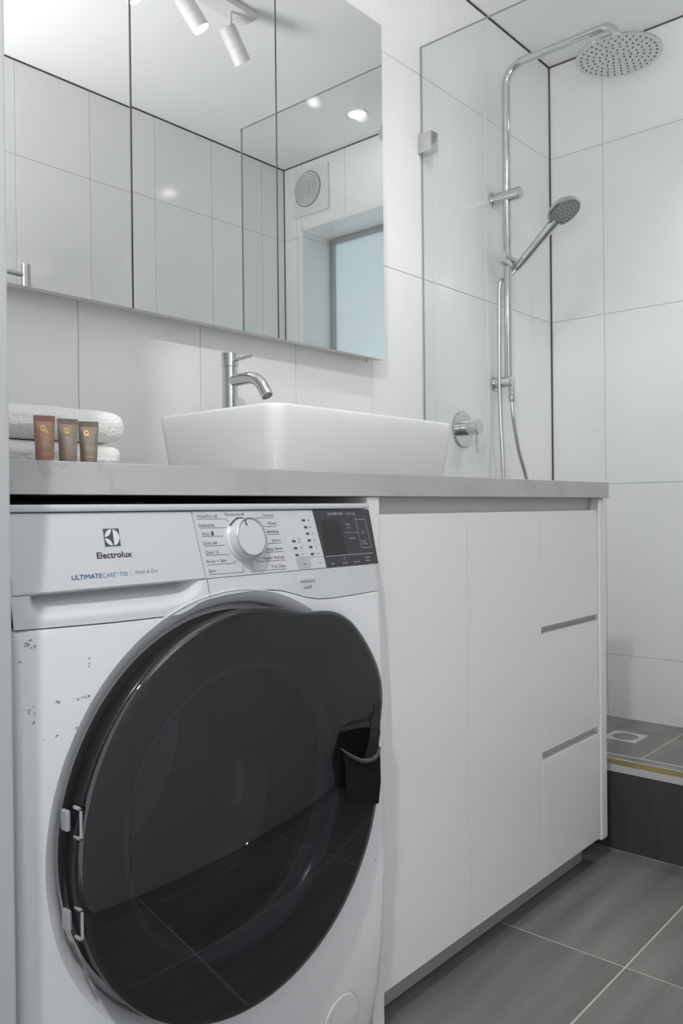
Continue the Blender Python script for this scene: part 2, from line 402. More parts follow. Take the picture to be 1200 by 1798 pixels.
box('kickboard', (1.058, .897, .001), (1.902, .913, .078), m_kick, van)
adopt(van)

# ------------------------------------------------------------------ washer-dryer
wd = thing('washer_dryer', 'white front loading washer dryer with big smoked black door', 'washing machine', (.713, 1.1, 0))
X0, X1 = .4148, 1.0117
CX, CZ = .712, .490
def prof_y(z):      # gently bowed front
    pts = [(.02, .838), (.06, .826), (.12, .812), (.2, .802), (.3, .7965), (.45, .7955), (.62, .797), (.70, .7995), (.76, .802)]
    if z <= pts[0][0]: return pts[0][1]
    for (a, b), (c, d) in zip(pts, pts[1:]):
        if z <= c:
            t = (z-a)/(c-a); return b+(d-b)*t
    return pts[-1][1]
def edge_round(x, r=.012):
    d = min(x-X0, X1-x); d = max(0, d)
    return 0 if d >= r else r-math.sqrt(max(0, r*r-(r-d)**2))
OUT = [(X0, .7433), (.4623, .7414), (.5317, .7392), (.6224, .7381), (.6380, .7425), (.6529, .7496), (.6682, .7524), (.695, .7553), (.718, .7562), (.745, .7570),
       (.7653, .7566), (.785, .7546), (.8025, .7513), (.8225, .7455), (.8416, .7402), (.8650, .7360), (.8963, .7342), (.95, .7350), (X1, .7368)]
def out_z(x):
    for (a, b), (c, d) in zip(OUT, OUT[1:]):
        if x <= c: return b+(d-b)*(x-a)/(c-a)
    return OUT[-1][1]
poly = [Vector((X1, .045)), Vector((X0, .045))]+[Vector((x, z-.0013)) for x, z in OUT]
def ray_hit(th):
    d = Vector((math.cos(th), math.sin(th))); best = 9
    for i in range(len(poly)):
        p = poly[i]-Vector((CX, CZ)); e = poly[(i+1) % len(poly)]-poly[i]
        den = d.x*e.y-d.y*e.x
        if abs(den) < 1e-9: continue
        t = (p.x*e.y-p.y*e.x)/den; s = (p.x*d.y-p.y*d.x)/den
        if t > 0 and -1e-6 <= s <= 1+1e-6: best = min(best, t)
    return best
RR = .270
angs = sorted(set([round(math.radians(a*2.5), 6) for a in range(144)]+[round(math.atan2(p.y-CZ, p.x-CX) % (2*math.pi), 6) for p in poly]))
bm = bmesh.new(); rings = []
for t in (0, .06, .15, .3, .5, .7, .82, .90, .95, .98, 1.0):
    ring = []
    for th in angs:
        R1 = ray_hit(th); r = RR+(max(R1, RR+.001)-RR)*t
        x, z = CX+r*math.cos(th), CZ+r*math.sin(th)
        ring.append(bm.verts.new((x, prof_y(z)+edge_round(x), z)))
    rings.append(ring)
ring = [bm.verts.new((v.co.x, .845, v.co.z)) for v in rings[-1]]; rings.append(ring)
na = len(angs)
for a, b in zip(rings, rings[1:]):
    for k in range(na): bm.faces.new((a[k], a[(k+1) % na], b[(k+1) % na], b[k]))
bm_obj('front_panel', bm, m_wash, wd, angle=50)
# recessed ring round the door
bm = bmesh.new(); rings = []
for r, dy in ((RR, 0), (.268, .0015), (.2555, .007), (.253, .011), (.2515, .020), (.244, .021)):
    rings.append([bm.verts.new((CX+r*math.cos(th), prof_y(CZ+r*math.sin(th))+dy, CZ+r*math.sin(th))) for th in angs])
for a, b in zip(rings, rings[1:]):
    for k in range(na): bm.faces.new((a[k], a[(k+1) % na], b[(k+1) % na], b[k]))
bm_obj('door_surround', bm, m_wash, wd, angle=60)
# casing: five panels
bm = bmesh.new()
for lo, hi in (((X0, .835, .03), (X0+.006, 1.40, .862)), ((X1-.006, .835, .03), (X1, 1.40, .862)), ((X0, 1.394, .03), (X1, 1.40, .862)), ((X0, .84, .03), (X1, 1.40, .036)),
               ((X0+.006, .842, .70), (X1-.006, .85, .86))): add_box(bm, lo, hi)
bm_obj('casing', bm, m_wash, wd)
box('lid', (X0+.0005, .8235, .8622), (X1-.001, 1.40, .8705), m_washbright, wd, .0025, 2)
for x in (.46, .965):
    for y in (.90, 1.34): lathe('foot', cylp(.018, .031), (x, y, 0), (0, 0, 1), m_black, wd, 16)
# --- control band
FA = Vector((0, .808, .778)); FT = Vector((0, .8265-.808, .862-.778)).normalized(); FN = Vector((0, -FT.z, FT.y))
def F(x, t, n=0.0): return FA+Vector((x, 0, 0))+FT*t+FN*n
def fascia(name, pts, th, m, parent, n0=0.0, bev=0.0, seg=2):
    bm = bmesh.new()
    a = [bm.verts.new(F(x, t, n0)) for x, t in pts]; b = [bm.verts.new(F(x, t, n0-th)) for x, t in pts]
    top = bm.faces.new(a); bm.faces.new(b[::-1]); k = len(pts)
    for i in range(k): bm.faces.new((a[i], a[(i+1) % k], b[(i+1) % k], b[i]))
    if bev:
        bmesh.ops.bevel(bm, geom=[e for e in bm.edges if any(f is top for f in e.link_faces)], offset=bev, segments=seg, affect='EDGES')
    return bm_obj(name, bm, m, parent, angle=35)
TL = .0855
df_ = fascia('drawer_front', [(X0+.001, -.0008), (.6683, -.0008), (.6612, TL), (X0+.001, TL)], .012, m_washbright, wd, 0, .0012)
df_['label'] = 'white detergent drawer front with square emblem and lettering'
ctl = fascia('control_panel', [(.6695, -.0008), (X1-.001, -.0008), (X1-.001, TL), (.6622, TL)], .012, m_washbright, wd, 0, .0008)
box('module_backing', (X0+.004, .832, .735), (X1-.004, .842, .862), m_black, wd)
# finger grip below the drawer
bm = bmesh.new(); nx, nz = 44, 14; G = []
for i in range(nx+1):
    x = X0+.001+(.6692-X0-.001)*i/nx; zb = out_z(x); row = []
    for j in range(nz+1):
        t = j/nz; z = .7765+(zb-.7765)*t
        sx = min(1, max(0, (x-.432)/.018))*min(1, max(0, (.662-x)/.03)); sx = sx*sx*(3-2*sx)
        lim = .76-.12*max(0, (x-.60)/.07); q = max(0, 1-t/lim); q = q*q*(3-2*q)
        y = .8075-.0055*t+sx*(.020*q**.7 if q > 0 else 0)
        row.append(bm.verts.new((x, y+edge_round(x, .008)*.8, z)))
    G.append(row)
for i in range(nx):
    for j in range(nz): bm.faces.new((G[i][j], G[i+1][j], G[i+1][j+1], G[i][j+1]))
bm_obj('drawer_grip', bm, m_washbright, wd, angle=50)
bm = bmesh.new(); nx, nz = 40, 4; G = []
for i in range(nx+1):
    x = .6702+(X1-.001-.6702)*i/nx; zb = out_z(x); row = []
    for j in range(nz+1):
        t = j/nz; z = .7768+(zb-.7768)*t
        row.append(bm.verts.new((x, .8078-.0055*t+edge_round(x, .008)*.8, z)))
    row.append(bm.verts.new((x, .825, zb))); G.append(row)
for i in range(nx):
    for j in range(nz+1): bm.faces.new((G[i][j], G[i+1][j], G[i+1][j+1], G[i][j+1]))
bm_obj('lower_band', bm, m_washbright, wd, angle=50)
# --- lettering
def font_mesh(s):
    c = bpy.data.curves.new('t', 'FONT'); c.body = s; c.resolution_u = 3
    o = bpy.data.objects.new('t', c); COL.objects.link(o)
    dg = bpy.context.evaluated_depsgraph_get(); me = bpy.data.meshes.new_from_object(o.evaluated_get(dg))
    v = [p.co.copy() for p in me.vertices]; fs = [list(p.vertices) for p in me.polygons]
    bpy.data.objects.remove(o); bpy.data.curves.remove(c); bpy.data.meshes.remove(me); return v, fs
CAPH = max(p.y for p in font_mesh('H')[0])
def add_text(bm, s, x0, x1, t0, cap, pos, bold=0.0, slant=0.0):
    v, fs = font_mesh(s); a = min(p.x for p in v); b = max(p.x for p in v)
    for off in ((0, 0),)+(((bold, 0), (0, bold), (bold, bold)) if bold else ()):
        vs = [bm.verts.new(pos(x0+(p.x-a)/(b-a)*(x1-x0)+off[0]+(p.y/CAPH*cap)*slant, t0+p.y/CAPH*cap+off[1])) for p in v]
        for f in fs:
            try: bm.faces.new([vs[i] for i in f])
            except ValueError: pass
def add_stroke(bm, pts, w, pos):
    for (a, b), (c, d) in zip(pts, pts[1:]):
        dv = Vector((c-a, d-b)); dv.normalize(); n = Vector((-dv.y, dv.x))*w/2; e = dv*w/2
        bm.faces.new([bm.verts.new(pos(*p)) for p in ((a-n.x-e.x, b-n.y-e.y), (c-n.x+e.x, d-n.y+e.y), (c+n.x+e.x, d+n.y+e.y), (a+n.x-e.x, b+n.y-e.y))])
P = lambda x, t: F(x, t, .0003)
# emblem: dark square with a white disc cut by a three-pointed dark blade
ex, et, es = .5416, .0560, .0206
em = fascia('emblem', [(ex-es/2, et-es/2), (ex+es/2, et-es/2), (ex+es/2, et+es/2), (ex-es/2, et+es/2)], .0004, m_print, df_, .0003)
bm = bmesh.new(); R0 = es*.465
P2 = lambda x, t: F(x, t, .0007)
def seg_poly(pts): bm.faces.new([bm.verts.new(P2(ex+x*R0, et+y*R0)) for x, y in pts])
def arcp(cx, cy_, r, a0, a1, n=14): return [(cx+r*math.cos(math.radians(a0+(a1-a0)*i/n)), cy_+r*math.sin(math.radians(a0+(a1-a0)*i/n))) for i in range(n+1)]
seg_poly(arcp(0, 0, 1, -80, 80))                                     # right half, straight inner edge
k = 1.0
up = arcp(0, 0, 1, 97, 176)+[(-1+.98*math.sin(math.radians(a)), 1.06-1.0*math.cos(math.radians(a))) for a in (4, 15, 30, 45, 60, 75, 86)]
seg_poly(up); seg_poly([(x, -y) for x, y in up][::-1])
bm_obj('emblem_disc', bm, mat('emblem_white', (.66, .67, .69), .4), em)
bm = bmesh.new(); add_text(bm, 'Electrolux', .5190, .5645, .0325, .0068, P, .0004); bm_obj('brand_lettering', bm, m_print, df_)
bm = bmesh.new(); add_text(bm, 'ULTIMATE', .4848, .5220, .0108, .0050, P, .0002); add_text(bm, 'CARE', .5228, .5395, .0108, .0050, P)
add_text(bm, 'TM', .5402, .5432, .0136, .0022, P); add_text(bm, '700', .5450, .5560, .0112, .0046, P); add_stroke(bm, [(.5605, .0100), (.5605, .0172)], .0003, P)
bm_obj('model_lettering', bm, m_blue, df_)
bm = bmesh.new(); add_text(bm, 'Wash & Dry', .5655, .5977, .0122, .0042, P); bm_obj('function_lettering', bm, m_printlight, df_)
bm = bmesh.new()
for s, x0, x1, t in (('Wash/Dry 60', .6680, .7012, .0768), ('Delicates', .6690, .6946, .0652), ('Wool', .6717, .6840, .0540), ('Daily 60', .6722, .6943, .0420), ('Quick 15', .6729, .6948, .0302),
                     ('Rinse + Spin', .6732, .7055, .0188), ('Spin', .6738, .6857, .0065), ('Favourite', .7150, .7420, .0785), ('Cottons', .7809, .8019, .0767), ('Mixed', .7890, .8042, .0653),
                     ('Bedding', .7850, .8062, .0539), ('Sports', .7912, .8078, .0417), ('Energy Saver', .7740, .8093, .0302), ('Vapour Refresh', .7690, .8098, .0180), ('Tub Clean', .7821, .8095, .0058)):
    add_text(bm, s, x0, x1, t, .0040, P)
w = .0005
for pts in ([(.6689, .0750), (.7150, .0748), (.7190, .0702)], [(.6699, .0637), (.7119, .0633)], [(.6714, .0525), (.7061, .0522)], [(.6729, .0401), (.7061, .0402)], [(.6736, .0284), (.7108, .0282)],
            [(.6740, .0164), (.7165, .0162), (.7205, .0188)], [(.6747, .0040), (.7310, .0037), (.7325, .0136)], [(.7586, .0749), (.8017, .0747)], [(.7787, .0631), (.8041, .0629)], [(.7835, .0520), (.8057, .0516)],
            [(.7815, .0394), (.8082, .0392)], [(.7749, .0276), (.8092, .0273)], [(.7573, .0186), (.7614, .0158), (.8101, .0154)], [(.7464, .0139), (.7490, .0036), (.8106, .0030)]):
    add_stroke(bm, pts, w, P)
for i in range(5):      # small star after the word
    a = math.radians(90+144*i); b = math.radians(90+144*(i+1)); add_stroke(bm, [(.7455+.0021*math.cos(a), .0803+.0021*math.sin(a)), (.7455+.0021*math.cos(b), .0803+.0021*math.sin(b))], .0004, P)
bm.faces.new([bm.verts.new(P(.6890+x, .0537+y)) for x, y in ((-.0022, 0), (.0026, 0), (.0024, .003), (.0004, .0068), (-.0016, .004))])   # ball of wool
for s, x0, x1, t in (('Wash/', .8424, .8475, .0425), ('Dry', .8424, .8462, .0378), ('Wash', .8436, .8490, .0297), ('Dry', .8442, .8480, .0198), ('90', .8680, .8712, .0690), ('60', .8700, .8732, .0588),
                     ('40', .8716, .8748, .0494), ('30', .8732, .8764, .0396), ('20', .8744, .8776, .0297), ('Cold', .8748, .8804, .0197), ('Mode', .8440, .8505, .0068), ('Temp', .8755, .8825, .0062)):
    add_text(bm, s, x0, x1, t, .0026, P)
add_stroke(bm, [(.8350, .0176), (.8885, .0160)], .0003, P)
bm_obj('programme_lettering', bm, m_print, ctl)
mb = fascia('mode_button', [(.8320, .0172), (.8327, .0008), (.8600, .0004), (.8606, .0164)][::-1], .0004, m_btn, ctl, .0002)
for x, t in ((.8597, .0702), (.8617, .0602), (.8634, .0506), (.8646, .0409), (.8654, .0310), (.8663, .0209), (.8332, .0408), (.8342, .0309), (.8351, .0210)):
    fascia('indicator_light', [(x-.0031, t-.0015), (x+.0031, t-.0016), (x+.0031, t+.0015), (x-.0031, t+.0016)], .0005, m_print, ctl, .0005)
dp = fascia('display_panel', [(.8912, -.0004), (X1-.0012, -.0004), (X1-.0012, .0850), (.8813, .0852)], .003, m_displ, ctl, .0007, .0004, 1)
fascia('screen', [(.8949, .0174), (.9392, .0178), (.9370, .0695), (.8956, .0703)], .0002, m_lcd, dp, .0009)
bm = bmesh.new(); PD = lambda x, t: F(x, t, .0011)
add_text(bm, 'INVERTER / 10.0 kg', .9123, .9747, .0768, .0036, PD)
for s, x0, x1, t in (('Vapour', .9478, .9590, .0612), ('Care', .9510, .9585, .0560), ('Time Dry', .9510, .9660, .0392), ('Start', .9800, .9910, .0345), ('Pause', .9805, .9915, .0302),
                     ('Spin', .9010, .9085, .0036), ('Vapour', .9262, .9385, .0032), ('Prewash', .9520, .9665, .0036), ('Delay', .9808, .9910, .0090), ('Start', .9812, .9905, .0040)):
    add_text(bm, s, x0, x1, t, .0026, PD)
add_stroke(bm, [(.8934, .0157), (1.0005, .0160)], .0007, PD); add_stroke(bm, [(.9437, .0495), (.9745, .0491)], .0005, PD)
bx = [(.9727, .0694), (.9962, .0690), (.9998, .0252), (.9767, .0252), (.9727, .0694)]; add_stroke(bm, bx, .0006, PD)
add_stroke(bm, [(.9835, .0462), (.9835, .0512), (.9862, .0487), (.9835, .0462)], .0004, PD); add_stroke(bm, [(.9882, .0462), (.9882, .0512)], .0005, PD)
add_stroke(bm, [(.9328+.0013*math.cos(a*.785), .0112+.0022*math.sin(a*.785)) for a in range(9)], .0004, PD)
bm_obj('display_lettering', bm, m_wprint, dp)
# power button and lettering on the lower band
PB = lambda x, t: Vector((x, .8072-.0055*min(1, max(0, -t/.04))-.0004, .778+t))
bm = bmesh.new(); add_text(bm, 'On/Off', .8385, .8553, -.0262, .0040, PB)
bm_obj('power_lettering', bm, m_print, wd)
bm = bmesh.new(); add_text(bm, 'Lock', .9385, .9435, -.0150, .0020, PB)
add_stroke(bm, [(.9405+.0018*math.cos(a*.785), -.0085+.0018*math.sin(a*.785)) for a in range(9)], .0004, PB); bm_obj('lock_symbol', bm, m_btn, wd)
bm = bmesh.new(); add_text(bm, 'Silent', .9640, .9700, -.0146, .0020, PB)
add_stroke(bm, [(.9668+.0018*math.cos(a*.785), -.0085+.0018*math.sin(a*.785)) for a in range(9)], .0004, PB)
bm_obj('silent_symbol', bm, m_btn, wd)
box('power_button', (.8325, .8035, .7618), (.8628, .812, .7672), m_washbright, wd, .0012)
box('button_shadow_gap', (.8320, .8064, .7605), (.8634, .811, .7621), m_print, wd)
# programme knob
KX, KT = .7415, .0468
ax = FN
kb = lathe('knob', [(.031, -.001), (.0305, .002), (.0285, .004), (.0272, .013), (.0262, .0150), (.0252, .0156), (.0246, .0146), (.0240, .0150), (.0238, .0153), (0, .0156)], F(KX, KT), ax, m_washbright, ctl, 48, 30)
lathe('knob_ring', [(.0262, .0152), (.0266, .0162), (.0252, .0168), (.0246, .0150), (.0262, .0140)], F(KX, KT), ax, m_chrome, kb, 48)
bm = bmesh.new()
PK = lambda x, t: F(x, t, .0160)
add_stroke(bm, [(KX-.0075, KT+.0222), (KX-.0062, KT+.0165)], .0022, PK)
o = bm_obj('knob_pointer', bm, m_print, kb)
bm = bmesh.new(); add_tube(bm, [F(KX-.0075, KT+.0232, .0158), F(KX-.0085, KT+.0262, .0128), F(KX-.0095, KT+.0280, .004)], .0011, 6)
add_tube(bm, [F(KX-.0245, KT+.0185, .004), F(KX-.0170, KT+.0246, .0045), F(KX-.0095, KT+.0282, .004)], .0011, 6); bm_obj('knob_mark', bm, m_print, kb)

# --- door
dr = bpy.data.objects.new('door', None); COL.objects.link(dr); dr.parent = wd
dr['label'] = 'round smoked black glass door with a grip bulge at upper right'
YD = .768
def rim(th):
    a = math.degrees(th) % 360; a = a-360 if a > 180 else a
    return .250+.037*math.exp(-((a-38)/24)**4)
def bump(th):
    a = math.degrees(th) % 360; a = a-360 if a > 180 else a
    return math.exp(-((a-38)/26)**4)
def dome(rho, th): return YD-.015*(1-rho**2)-.004*(1-(1-rho)**2)*0
NA = 120
def dring(bm, k, y=None, rho=None):
    out = []
    for i in range(NA):
        th = 2*math.pi*i/NA; r = rim(th)*k
        out.append(bm.verts.new((CX+r*math.cos(th), dome(k, th) if y is None else y, CZ+r*math.sin(th))))
    return out
def skin(bm, rings):
    for a, b in zip(rings, rings[1:]):
        for i in range(NA): bm.faces.new((a[i], a[(i+1) % NA], b[(i+1) % NA], b[i]))
bm = bmesh.new(); rs = [dring(bm, k) for k in (.05, .15, .3, .45, .6, .72, .82, .90, .95, .975)]
rs.append(dring(bm, .99, YD+.0012)); rs.append(dring(bm, .998, YD+.004)); rs.append(dring(bm, 1.0, YD+.007))
skin(bm, rs); c = bm.verts.new((CX, dome(0, 0), CZ))
for i in range(NA): bm.faces.new((c, rs[0][(i+1) % NA], rs[0][i]))
bm_obj('door_glass', bm, m_doorglass, dr, angle=60)
# black carrier behind the glass: side band, back and an annular face
bm = bmesh.new(); rs = [dring(bm, 1.0, YD+.0072), dring(bm, 1.0, YD+.011), dring(bm, .985, YD+.012), dring(bm, .985, YD+.030), dring(bm, .96, YD+.0315)]
skin(bm, rs)
bx_, bz_, br_ = .7200, .481, .178
rr = []
for k in range(NA):
    th = 2*math.pi*k/NA; rr.append(bm.verts.new((bx_+.182*math.cos(th), YD+.028, bz_+.182*math.sin(th))))
r0 = dring(bm, .975, YD+.010)
for i in range(NA): bm.faces.new((r0[i], r0[(i+1) % NA], rr[(i+1) % NA], rr[i]))
for i in range(NA): bm.faces.new((rs[0][i], rs[0][(i+1) % NA], r0[(i+1) % NA], r0[i]))
bm_obj('door_carrier', bm, m_black, dr, angle=40)
lathe('glass_bowl', [(.184, 0), (.180, -.004), (.174, .004), (.168, .02), (.158, .05), (.145, .09), (.12, .125), (.06, .14), (0, .142)], (bx_, YD+.034, bz_), (0, 1, 0), m_bowl, dr, 64, 60)
lathe('bowl_rim', [(.187, 0), (.183, -.004), (.178, -.003), (.172, .004), (.169, .012), (.172, .014), (.187, .010)], (bx_, YD+.030, bz_), (0, 1, 0), mat('blue_grey_glass_rim', (.045, .06, .08), .22), dr, 64, 60)
lathe('drum', [(.245, .04), (.245, .42), (.20, .44), (0, .44)], (CX, YD+.05, CZ), (0, 1, 0), m_drum, wd, 48, 40)
lathe('door_seal', [(.25, .028), (.215, .030), (.20, .05), (.21, .07), (.245, .10)], (CX, YD+.03, CZ), (0, 1, 0), m_grey, wd, 48, 50)
# finger pocket on the right
def dpt(x, z, n=.0012):
    dx, dz = x-CX, z-CZ; th = math.atan2(dz, dx); return Vector((x, dome(min(1, math.hypot(dx, dz)/rim(th)), th)-n, z))
bm = bmesh.new()
pp = [(.8640, .5295), (.890, .5120), (.918, .5005), (.945, .4985), (.9585, .5045), (.9600, .4600), (.9545, .4290), (.930, .4330), (.900, .4420), (.8735, .4530), (.8715, .5050)]
a = [bm.verts.new(dpt(x, z)) for x, z in pp]; b = [bm.verts.new(dpt(x, z, -.002)) for x, z in pp]
bm.faces.new(a)
for i in range(len(pp)): bm.faces.new((a[i], a[(i+1) % len(pp)], b[(i+1) % len(pp)], b[i]))
bm_obj('handle_pocket', bm, m_dark, dr)
bm = bmesh.new()
add_tube(bm, [dpt(x, z, .002) for x, z in ((.8600, .5325), (.872, .5235), (.890, .5125), (.905, .5050), (.920, .5000), (.938, .4985), (.950, .5020), (.957, .5120))], [.0012, .0022, .003, .0034, .0036, .0036, .003, .0016], 10)
bm_obj('handle_lip', bm, mat('dark_grey_plastic', (.05, .05, .052), .2), dr, angle=60)
bm = bmesh.new(); pp = [(.9440, .5780), (.9400, .5610), (.9345, .5580), (.9330, .5400), (.9260, .5200), (.9150, .5035), (.938, .5010), (.953, .5060), (.9600, .5300), (.9590, .5600)]
bm.faces.new([bm.verts.new(dpt(x, z, .0006)) for x, z in pp]); bm_obj('handle_shade', bm, m_blackgloss, dr)
# hinges on the left
for z in (.541, .437):
    hb = box('hinge', (.4595, .7840, z-.0110), (.4650, .797, z+.0110), m_hinge, dr, .002, 2)
    bm = bmesh.new()
    for lo, hi in (((.4645, .7655, z+.0135), (.4672, .7800, z+.0170)), ((.4645, .7655, z-.0170), (.4672, .7800, z-.0135)), ((.4645, .7655, z-.0170), (.4672, .7682, z+.0170))): add_box(bm, lo, hi, .0006, 1)
    bm_obj('hinge_bracket', bm, m_hinge, hb, angle=35)
# filter cover, scuffs
fx, fz = .9170, .110
def on_front(x, z, n=.0003): return Vector((x, prof_y(z)+edge_round(x)-n, z))
bm = bmesh.new(); R1 = .0375
ringa = [bm.verts.new(on_front(fx+R1*math.cos(a*math.pi/24), fz+R1*math.sin(a*math.pi/24), .0018)) for a in range(48)]
ringb = [bm.verts.new(on_front(fx+R1*1.03*math.cos(a*math.pi/24), fz+R1*1.03*math.sin(a*math.pi/24), 0)) for a in range(48)]
bm.faces.new(ringa)
for i in range(48): bm.faces.new((ringa[i], ringa[(i+1) % 48], ringb[(i+1) % 48], ringb[i]))
bm_obj('filter_cover', bm, m_wash, wd)
bm = bmesh.new(); add_tube(bm, [on_front(fx+R1*1.035*math.cos(a*math.pi/24), fz+R1*1.035*math.sin(a*math.pi/24), 0) for a in range(49)], .0008, 6, False)
bm_obj('filter_seam', bm, m_btn, wd)
bm = bmesh.new(); rs_ = random.Random(3)
for x, z, w_, h_, n in ((.4275, .7290, .012, .006, 9), (.4340, .7255, .005, .004, 3), (.4205, .7120, .002, .006, 2), (.4300, .6600, .016, .009, 10), (.4330, .6475, .008, .004, 3), (.4760, .6630, .046, .0035, 15),
                        (.4812, .6290, .002, .022, 7), (.4587, .6286, .005, .002, 2), (.4437, .627, .004, .002, 2), (.4975, .6990, .002, .010, 4), (.9810, .3300, .006, .022, 7), (.9900, .3080, .002, .008, 2)):
    for i in range(n):
        px = x+(rs_.random()-.5)*w_; pz = z+(rs_.random()-.5)*h_; l = .0006+rs_.random()*.0016; an = rs_.random()*3
        pts = [(px+l*math.cos(an+q)*(.5+rs_.random()*.6), pz+l*math.sin(an+q)*(.3+rs_.random()*.5)) for q in (0, 1.2, 2.4, 3.7, 5.0)]
        bm.faces.new([bm.verts.new(on_front(*p)) for p in pts])
sc_ = bm_obj('scuff_marks', bm, m_scuff, wd); sc_['kind'] = 'stuff'
adopt(wd)

# ------------------------------------------------------------------ basin and tap
def rrect(x0, x1, y0, y1, r, n=6):
    out = []
    for cx, cy_, a0 in ((x1-r, y1-r, 0), (x0+r, y1-r, 90), (x0+r, y0+r, 180), (x1-r, y0+r, 270)):
        for i in range(n+1): a = math.radians(a0+90*i/n); out.append((cx+r*math.cos(a), cy_+r*math.sin(a)))
    return out
bm = bmesh.new(); BX0, BX1, BY0, BY1, BZ = .9215, 1.4370, .941, 1.256, 1.0335
lv = [(.016, ZB1+.0002, .025), (.013, ZB1+.004, .026), (.002, BZ-.022, .030), (.0, BZ-.006, .030), (.0015, BZ-.0015, .030), (.004, BZ, .030), (.010, BZ, .026), (.013, BZ-.002, .025), (.016, BZ-.012, .024), (.045, ZB1+.025, .04), (.09, ZB1+.018, .05)]
rings = [[bm.verts.new((x, y, z)) for x, y in rrect(BX0+i, BX1-i, BY0+i, BY1-i, r)] for i, z, r in lv]
for a, b in zip(rings, rings[1:]):
    for k in range(len(a)): bm.faces.new((a[k], a[(k+1) % len(a)], b[(k+1) % len(a)], b[k]))
bm.faces.new(rings[0][::-1]); bm.faces.new(rings[-1])
bas = bm_obj('vessel_basin', bm, m_ceramic, None, angle=50)
tag(bas, 'rectangular white ceramic vessel basin sitting on the stone benchtop', 'basin')
lathe('drain_waste', cylp(.022, .003), (1.18, 1.10, ZB1+.0175), (0, 0, 1), m_chrome, bas, 24)
tp = thing('basin_mixer_tap', 'tall chrome basin mixer tap behind the white basin', 'tap', (1.179, 1.34, ZB1))
TX, TY = 1.179, 1.34
lathe('tap_body', [(0, 0), (.024, 0), (.024, .004), (.0168, .006), (.0168, .2445), (.0155, .2452), (.0155, .2468)], (TX, TY, ZB1), (0, 0, 1), m_chrome, tp, 32)
lathe('tap_cap', [(.0155, .2466), (.0182, .2470), (.0185, .248), (.0185, .274), (.0172, .2755), (0, .2755)], (TX, TY, ZB1), (0, 0, 1), m_chrome, tp, 32)
pts = [Vector((TX, TY-.010, 1.1340)), Vector((TX, TY-.035, 1.1355))]+arc((TX, TY-.035, 1.136), (TX, TY-.085, 1.1345), (TX, TY-.118, 1.0900), .05, 10)+[Vector((TX, TY-.1130, 1.0945))]
spo = tube('spout', pts, .0125, m_chrome, tp, 20)
d = (pts[-1]-pts[-2]).normalized()
lathe('aerator', [(.0128, -.004), (.0128, .001), (.0108, .0012), (.0106, -.001), (0, -.001)], pts[-1], d, m_chrome, spo, 20)
lathe('aerator_mesh', [(.0104, .0002), (0, .0002)], pts[-1], d, m_grey, spo, 20)
tube('lever', [(TX, TY-.014, ZB1+.2585), (TX, TY-.068, ZB1+.2620)], .0034, m_chrome, tp, 10)
adopt(tp)

# ------------------------------------------------------------------ towels and tubes
def towel(name, x0, x1, y0, y1, z0, z1, label, seed):
    bm = bmesh.new(); bmesh.ops.create_cube(bm, size=2); bmesh.ops.subdivide_edges(bm, edges=bm.edges[:], cuts=15, use_grid_fill=True)
    from mathutils import noise
    c = Vector(((x0+x1)/2, (y0+y1)/2, (z0+z1)/2)); s = Vector(((x1-x0)/2, (y1-y0)/2, (z1-z0)/2))
    rr = s.z*.96
    for v in bm.verts:
        p = Vector((v.co.x*s.x, v.co.y*s.y, v.co.z*s.z)); q = Vector([max(-(k-rr), min(k-rr, w)) for k, w in zip(s, p)])
        d = p-q; p = q+d.normalized()*rr if d.length > 1e-6 else p
        xx, yy, zz = p.x/s.x, p.y/s.y, p.z/s.z
        n = noise.noise(Vector((xx*5+seed, yy*3, zz*2)))*.10
        v.co = c+Vector((xx*s.x*(1+n*.15), yy*s.y*(1+n*.3), zz*s.z*(1+n*(1 if p.z > 0 else .2))))
        if v.co.z < z0+.0003: v.co.z = z0+.0003
    o = bm_obj(name, bm, m_towel, None, smooth=True)
    o.modifiers.new('sub', 'SUBSURF').render_levels = 1
    return tag(o, label, 'towel', 'folded towels on the benchtop')
towel('folded_towel', .402, .699, 1.02, 1.24, ZB1, .9585, 'lower white towel of the folded pair, lying on the stone benchtop', 1.3)
towel('folded_towel', .400, .704, 1.015, 1.235, .9587, 1.0055, 'upper white towel of the folded pair, plump waffle fold on top', 5.1)
